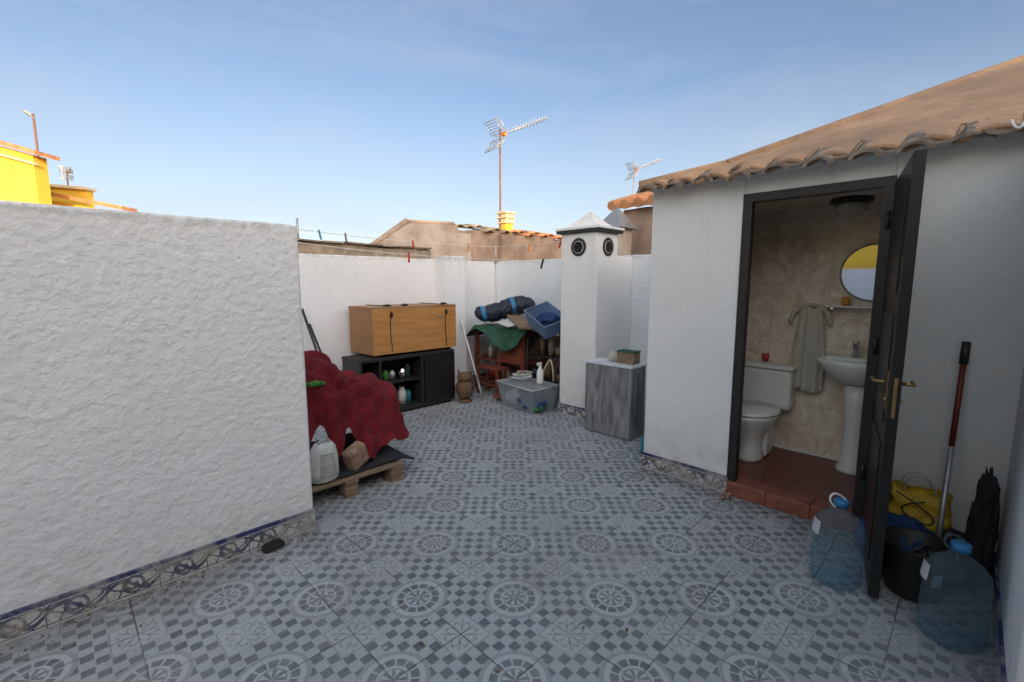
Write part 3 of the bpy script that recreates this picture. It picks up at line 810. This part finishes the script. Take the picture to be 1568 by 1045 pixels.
p=grp('blue_plastic_sack'); lump('sack',(3.10,.17,.10),(.16,.17,.17),M_blued,p,.35,3,1,ridge=True)
lump('black_fold',(3.12,-.02,.10),(.15,.12,.15),M_black,p,.35,3,8,ridge=True)
p=grp('yellow_shopping_bag')
vs=[];fs=[];nu_,nv_=48,18
for j in range(nv_+1):
    t=j/nv_
    for i in range(nu_):
        a=2*math.pi*i/nu_; q=(abs(math.cos(a))**6+abs(math.sin(a))**6)**(-1/6)
        w=.122+.006*math.sin(t*7); d=.075*(1-.75*t)
        x=3.18+d*q*math.cos(a)+.022*noise.noise(Vector((a*2,t*4,1))); y=.11+w*q*math.sin(a)*(1-.04*t)+.018*noise.noise(Vector((a*3,t*5,4)))
        z=.22+.20*t+.018*t*noise.noise(Vector((a*2,1,8)))
        vs.append((x,y,z))
for j in range(nv_):
    for i in range(nu_): fs.append((j*nu_+i,j*nu_+(i+1)%nu_,(j+1)*nu_+(i+1)%nu_,(j+1)*nu_+i))
fs.append(tuple(range(nu_))[::-1])
mesh('bag',vs,fs,M_yb,p,True)
for dx,dy in((-.03,0),(.03,.02)):
    tube('strap_handle',[(3.18+dx,.05+dy,.40),(3.17+dx,.05+dy,.46),(3.16+dx,.09+dy,.50),(3.16+dx,.14+dy,.49),(3.17+dx,.17+dy,.45),(3.18+dx,.17+dy,.40)],.004,M_towel,p)
tube('cord',[(3.10,.20,.40),(3.085,.05,.33),(3.085,.04,.26),(3.085,.14,.27),(3.085,.19,.34),(3.09,.08,.38)],.004,M_black,p)
p=grp('black_umbrella_bag')
lump('bag',(3.12,-.13,.26),(.09,.05,.33),M_matb,p,.28,2.2,5,ridge=True,sub=5)
lump('tip',(3.10,-.14,.50),(.03,.03,.09),M_matb,p,.3,2,2,False,sub=3)
p=grp('small_pebbles'); 
for k in range(5): lump('pebble',(3.24+random.uniform(-.04,.04),1.12+random.uniform(-.05,.05),.012),(.018,.015,.015),M_stone,p,.3,3,k,sub=2)
# dust, dry leaf bits and crumbs on the tiles: one object
vs=[];fs=[]
rs=random.Random(11)
for k in range(420):
    if k%3==0: x=rs.uniform(-1,1.0); y=2.72-abs(rs.gauss(0,.09))
    elif k%3==1: x=3.28-abs(rs.gauss(0,.10)); y=rs.uniform(1.1,1.8) if k%2 else rs.uniform(-.1,1.2)
    else: x=rs.uniform(-.3,3.7); y=rs.uniform(-.1,4.4)
    if x>3.27 or (y>2.72 and x<1.05): continue
    s_=rs.uniform(.003,.009); a=rs.uniform(0,6.28); o=len(vs)
    for q in range(5):
        t=a+q*1.2566; rr=s_*rs.uniform(.5,1.3); vs.append((x+rr*math.cos(t),y+rr*math.sin(t),.003+rs.uniform(0,.004)))
    vs.append((x,y,.008)); fs+=[(o+q,o+(q+1)%5,o+5) for q in range(5)]
mesh('floor_debris',vs,fs,M_leaf)

# ------------------------------------------------------------------ washing lines and pegs
p=grp('washing_line')
def sag(a,b_,s,n=12): 
    a=Vector(a);b_=Vector(b_); return [tuple(a.lerp(b_,k/n)+Vector((0,0,-s*4*(k/n)*(1-k/n)))) for k in range(n+1)]
l1=sag((1.85,5.12,1.93),(4.05,3.24,1.74),.05); tube('line',l1,.0035,M_wirew,p)
l2=sag((1.3,5.25,2.12),(4.85,5.12,2.04),.05); tube('line',l2,.0035,M_wirew,p)
l3=sag((4.85,5.12,2.04),(4.05,2.9,2.0),.03); tube('line',l3,.0035,M_wirew,p)
rods('post',[((1.98,5.30,1.9),(1.98,5.30,2.20),.012),((4.85,5.2,1.8),(4.85,5.2,2.06),.012)],M_alu,p,8)
def peg(c,m_): obox('clothes_peg',(c[0],c[1],c[2]-.03),(.018,.018,.11),(random.uniform(-.3,.3),random.uniform(-.3,.3),0),m_,p,.003)
peg(l2[3],M_teal); peg(l2[4],M_clayd); peg(l2[7],M_redp); peg(l2[10],M_orp); peg(l1[5],M_redp); peg(l3[9],M_redp); peg(l3[5],M_orp)
peg(l1[11],M_black)

# ------------------------------------------------------------------ neighbouring structures
p=grp('neighbour_parapet')
pts=[(3.45,2.02),(4.08,2.43),(5.0,2.47),(5.0,-6.4),(3.45,-6.4)]
vs=[(u,6.3,z) for u,z in pts]+[(u,6.6,z) for u,z in pts]; n=5
mesh('pale_gable',vs,[tuple(range(n)),tuple(range(n,2*n))]+[(i,(i+1)%n,n+(i+1)%n,n+i) for i in range(n)],M_palew,p)
rods('gable_coping',[((3.40,6.42,2.0),(4.08,6.42,2.47),.05),((4.08,6.42,2.46),(5.0,6.42,2.50),.035)],M_brown,p,8)
wall('brown_wall',5.0,8.3,6.4,6.7,-6.4,2.44,M_brown,p,41,.04,.02)
wall('brown_wall_left',-3.0,3.45,6.5,6.8,-6.4,1.85,M_brown,p,42,.02,.02)
box('pale_patch_wall',5.0,5.35,6.36,6.41,-6.4,2.36,M_palew,p,.02)
box('brown_pier',6.05,6.35,6.3,6.41,-6.4,2.40,M_brown,p,.02)
box('neighbour_roof_slab',5.10,9.0,-1,6.28,-6.4,1.2,M_brown,p)
wall('neighbour_low_wall',8.3,8.5,2.0,6.7,-6.4,2.3,M_brown,p,43,.03,.02)
random.seed(5)
for k in range(15):
    u=5.1+k*.22; r=.07; sk=random.uniform(-.03,.04)
    vs=[];
    for yy in(6.32+sk,6.72):
        for q in range(7):
            t=math.pi*q/6; vs.append((u+r*math.cos(t)*1.3,yy,2.44+sk+r*math.sin(t)*.7+.14*(yy-6.34)+random.uniform(-.006,.006)))
    o=mesh('coping_tile',vs,[(q,q+1,q+8,q+7) for q in range(6)],M_clay if (k>5) else M_mortar,p,True); md=o.modifiers.new('s','SOLIDIFY'); md.thickness=.015
p=grp('yellow_chimney')
cu,cv=V(-.12,9.35)
def vb(n,cx_,cy_,hw,z0,z1,m_,bev=.008):
    return box(n,cx_-hw,cx_+hw,cy_-hw,cy_+hw,z0,z1,m_,p,bev)
vb('shaft',cu,cv,.10,1.2,2.66,M_yellow); vb('ring',cu,cv,.13,2.66,2.69,M_cream); vb('neck',cu,cv,.11,2.69,2.76,M_cream); vb('ring',cu,cv,.14,2.76,2.79,M_cream); vb('neck',cu,cv,.11,2.79,2.85,M_cream); vb('cap',cu,cv,.14,2.85,2.89,M_cream)

def antenna(nm,X,Y,z0,z1,sc,dirang,mastm=M_rust,grid=True,elm=M_alu,th=1.0):
    p=grp(nm); cu,cv=V(X,Y); 
    rod('mast',(cu,cv,z0),(cu,cv,z1),.018*th,mastm,p,8)
    def Q(a,b_,z):
        dx=math.cos(dirang);dy=math.sin(dirang)
        q=V(X+a*dx-b_*dy,Y+a*dy+b_*dx); return (q[0],q[1],z)
    L=[]; zt=z1-.14*sc; sl=.40
    L.append((Q(-.10*sc,0,zt-.02),Q(.92*sc,0,zt+sl*sc),.012*th))
    for k in range(11):
        a=(.28+k*.064)*sc; zz=zt+sl*sc*(a+.1*sc)/(1.02*sc); w=.085*sc
        L.append((Q(a,-w,zz-.02),Q(a,w,zz+.02),.006*th)); 
        L.append((Q(a-.02*sc,-w*.2,zz+.06*sc),Q(a+.02*sc,w*.2,zz-.05*sc),.006*th))
    rods('boom_and_directors',L,elm,p,6)
    if grid:
        L=[]
        for s_ in(1,-1):
            for k in range(6):
                a=(-.02-.030*k)*sc; zz=zt+s_*(.05+.045*k)*sc
                L.append((Q(a+.10*sc,-.20*sc,zz),Q(a-.10*sc,.20*sc,zz),.006*th))
            for bb in(-.2,-.1,.1,.2): L.append((Q((-.02-bb*.5)*sc,bb*sc,zt+s_*.05*sc),Q((-.17-bb*.5)*sc,bb*sc,zt+s_*.28*sc),.007*th))
        rods('reflector_grid',L,elm,p,6)
        q=Q(.08*sc,0,zt+.04*sc); obox('dipole_box',q,(.10*sc,.07*sc,.06*sc),(0,0,.3),M_orange,p,.008)
        rods('dipole',[(Q(.08*sc,-.17*sc,zt+.07*sc),Q(.08*sc,.17*sc,zt+.07*sc),.012*th)],M_orange,p,8)
antenna('tv_antenna',-.23,9.3,1.3,4.45,1.0,.25)
antenna('tv_antenna',4.10,16.0,2.0,5.35,.95,.1,M_alu,True,M_alu,1.3)
antenna('tv_antenna',-12.85,13,3.0,6.0,.7,2.6,M_rust,False,M_alu,1.5)
antenna('tv_antenna',-14.0,15,3.0,5.0,.7,2.2,M_rust,True,M_alu,1.3)

p=grp('neighbour_tiled_house')
wall('house_wall',6.0,6.2,1.0,3.72,-6.4,2.55,M_brown,p,51,.02,.02)
vs=[(5.85,3.85,2.55),(5.85,.9,2.55),(8.2,.9,3.2),(8.2,3.85,3.2)]
vs2=[(a,b_,c+.06) for a,b_,c in vs]
mesh('tile_roof',vs+vs2,[(0,1,2,3),(4,5,6,7),(0,1,5,4),(1,2,6,5),(2,3,7,6),(3,0,4,7)],M_clay,p)
L=[]
for k in range(14): L.append(((5.82,3.8-k*.21,2.60),(8.2,3.8-k*.21,3.27),.07))
rods('barrel_tiles',L,M_clay,p,8)
box('house_body',6.2,8.2,1.0,3.7,-6.4,2.5,M_palew,p)

p=grp('yellow_house')
def vpoly(n,pts,Y0,Y1,m_):
    k=len(pts); vs=[V(x,Y0)+(z,) for x,z in pts]+[V(x,Y1)+(z,) for x,z in pts]
    return mesh(n,vs,[tuple(range(k)),tuple(range(k,2*k))]+[(i,(i+1)%k,k+(i+1)%k,k+i) for i in range(k)],m_,p)
vpoly('walls',[(-12.0,4.68),(-14.5,5.35),(-19,4.2),(-19,-6.4),(-12.0,-6.4)],12,12.35,M_yellow)
vpoly('roof_tiles',[(-11.75,4.64),(-14.5,5.40),(-19.3,4.2),(-19.3,4.30),(-14.5,5.52),(-11.75,4.74)],11.8,12.45,M_clay)
vpoly('cornice',[(-11.9,4.42),(-14.5,5.12),(-14.5,5.18),(-11.9,4.48)],11.9,12.01,M_cream)
vpoly('side_window',[(-12.9,2.0),(-13.7,2.0),(-13.7,3.1),(-12.9,3.1)],11.97,12.01,M_dark)
p=grp('yellow_terrace_house')
vpoly('walls',[(-12.75,4.25),(-15.2,4.45),(-15.2,-6.4),(-12.75,-6.4)],14.2,14.45,M_yellow)
vpoly('parapet_cap',[(-12.68,4.25),(-15.2,4.45),(-15.2,4.53),(-12.68,4.33)],14.1,14.5,M_cream)
vpoly('lower_walls',[(-11.2,3.5),(-14,3.98),(-14,-6.4),(-11.2,-6.4)],13.4,13.7,M_yellow)
vpoly('lower_roof_tiles',[(-10.9,3.53),(-14.0,4.12),(-14.0,4.24),(-10.9,3.63)],13.2,13.75,M_clay)

p=grp('sun_blocker_house')  # unseen house added behind the camera to block the sun, white for bounce
box('block',-6,5.5,-7.4,-3.6,-.004,4.7,M_white,p,.02)
box('roof_edge',-6.1,5.6,-7.5,-3.5,4.7,4.8,M_clay,p,.01)
box('blocker_door',-1.2,-.4,-3.6,-3.57,0,2.05,M_blackm,p,.005)
box('blocker_window',.8,1.9,-3.6,-3.57,.9,2.0,M_cer,p,.005)
p=grp('sun_blocker_side_house')  # second unseen block, added beside the terrace to keep low sun off it
box('block',-12,-5,-8,6.5,-6.4,3.6,M_yellow,p,.02)
box('roof_edge',-12.1,-4.9,-8.1,6.6,3.6,3.7,M_clay,p,.01)

bpy.context.view_layer.update()
for e in [o for o in scene.objects if o.type=='EMPTY']:
    ch=[c for c in e.children]
    if not ch: continue
    pts=[c.matrix_world@Vector(b_) for c in ch for b_ in c.bound_box]
    c=Vector(((min(q.x for q in pts)+max(q.x for q in pts))/2,(min(q.y for q in pts)+max(q.y for q in pts))/2,min(q.z for q in pts)))
    e.location=c
    for k in ch: k.location=Vector(k.location)-c

# ------------------------------------------------------------------ world, sun, camera
EL=math.radians(12)
S=Vector((-.41,-.905,0)).normalized()
w=bpy.data.worlds.new('World'); scene.world=w; w.use_nodes=True; nt=w.node_tree
bg=nt.nodes['Background']; sky=nt.nodes.new('ShaderNodeTexSky'); sky.sky_type='NISHITA'; sky.sun_disc=False
sky.sun_elevation=EL; sky.sun_rotation=math.atan2(S.x,S.y); sky.air_density=1.0; sky.dust_density=.4; sky.ozone_density=2.2
STR=.15
tc=coords(nt,'Generated'); gx,gy,gz=xyz(nt,tc)
mp=nt.nodes.new('ShaderNodeMapping'); nt.links.new(tc,mp.inputs[0]); mp.inputs['Scale'].default_value=(1.2,1.2,4.5); mp.inputs['Rotation'].default_value=(0,0,.6)
n=nz(nt,mp.outputs[0],1.6,7,.62,.6)
k=1/STR
# sky gain by direction: sunward half behind camera boosted and warmed as added fill
dot=gx*(S.x*math.cos(EL))+gy*(S.y*math.cos(EL))+gz*math.sin(EL)
gl=rng(dot,-.20,.75,0,1,True)
gain=mixc(nt,gl,(1.42,1.26,1.28),(13.5,8.3,5.0))
tint=mixc(nt,1.0,sky.outputs[0],gain,'MULTIPLY')
f=rng(n,.44,.80,.06,.46)
o=mixc(nt,f.clamp(),tint,(.60*k,.67*k,.77*k))
hz=rng(gz,0,.36,.62,0)
o=mixc(nt,hz.clamp(),o,(.72*k,.77*k,.82*k))
nt.links.new(o,bg.inputs[0]); bg.inputs[1].default_value=STR
sd=bpy.data.lights.new('sun','SUN'); sd.energy=4.5; sd.angle=math.radians(.5); sd.color=(1,.78,.50)
so=link(bpy.data.objects.new('sun',sd)); d=Vector((S.x*math.cos(EL),S.y*math.cos(EL),math.sin(EL)))
so.rotation_euler=d.to_track_quat('Z','Y').to_euler(); so.location=(0,0,20)
cd=bpy.data.cameras.new('camera'); cd.sensor_width=36; cd.lens=704/1568*36; cd.clip_end=5000; cd.clip_start=.02
co_=link(bpy.data.objects.new('camera',cd)); co_.location=(0,0,1.5); co_.rotation_euler=(math.radians(90-7.2),0,math.radians(-45))
scene.camera=co_
scene.view_settings.view_transform='Standard'; scene.view_settings.look='None'; scene.view_settings.exposure=0
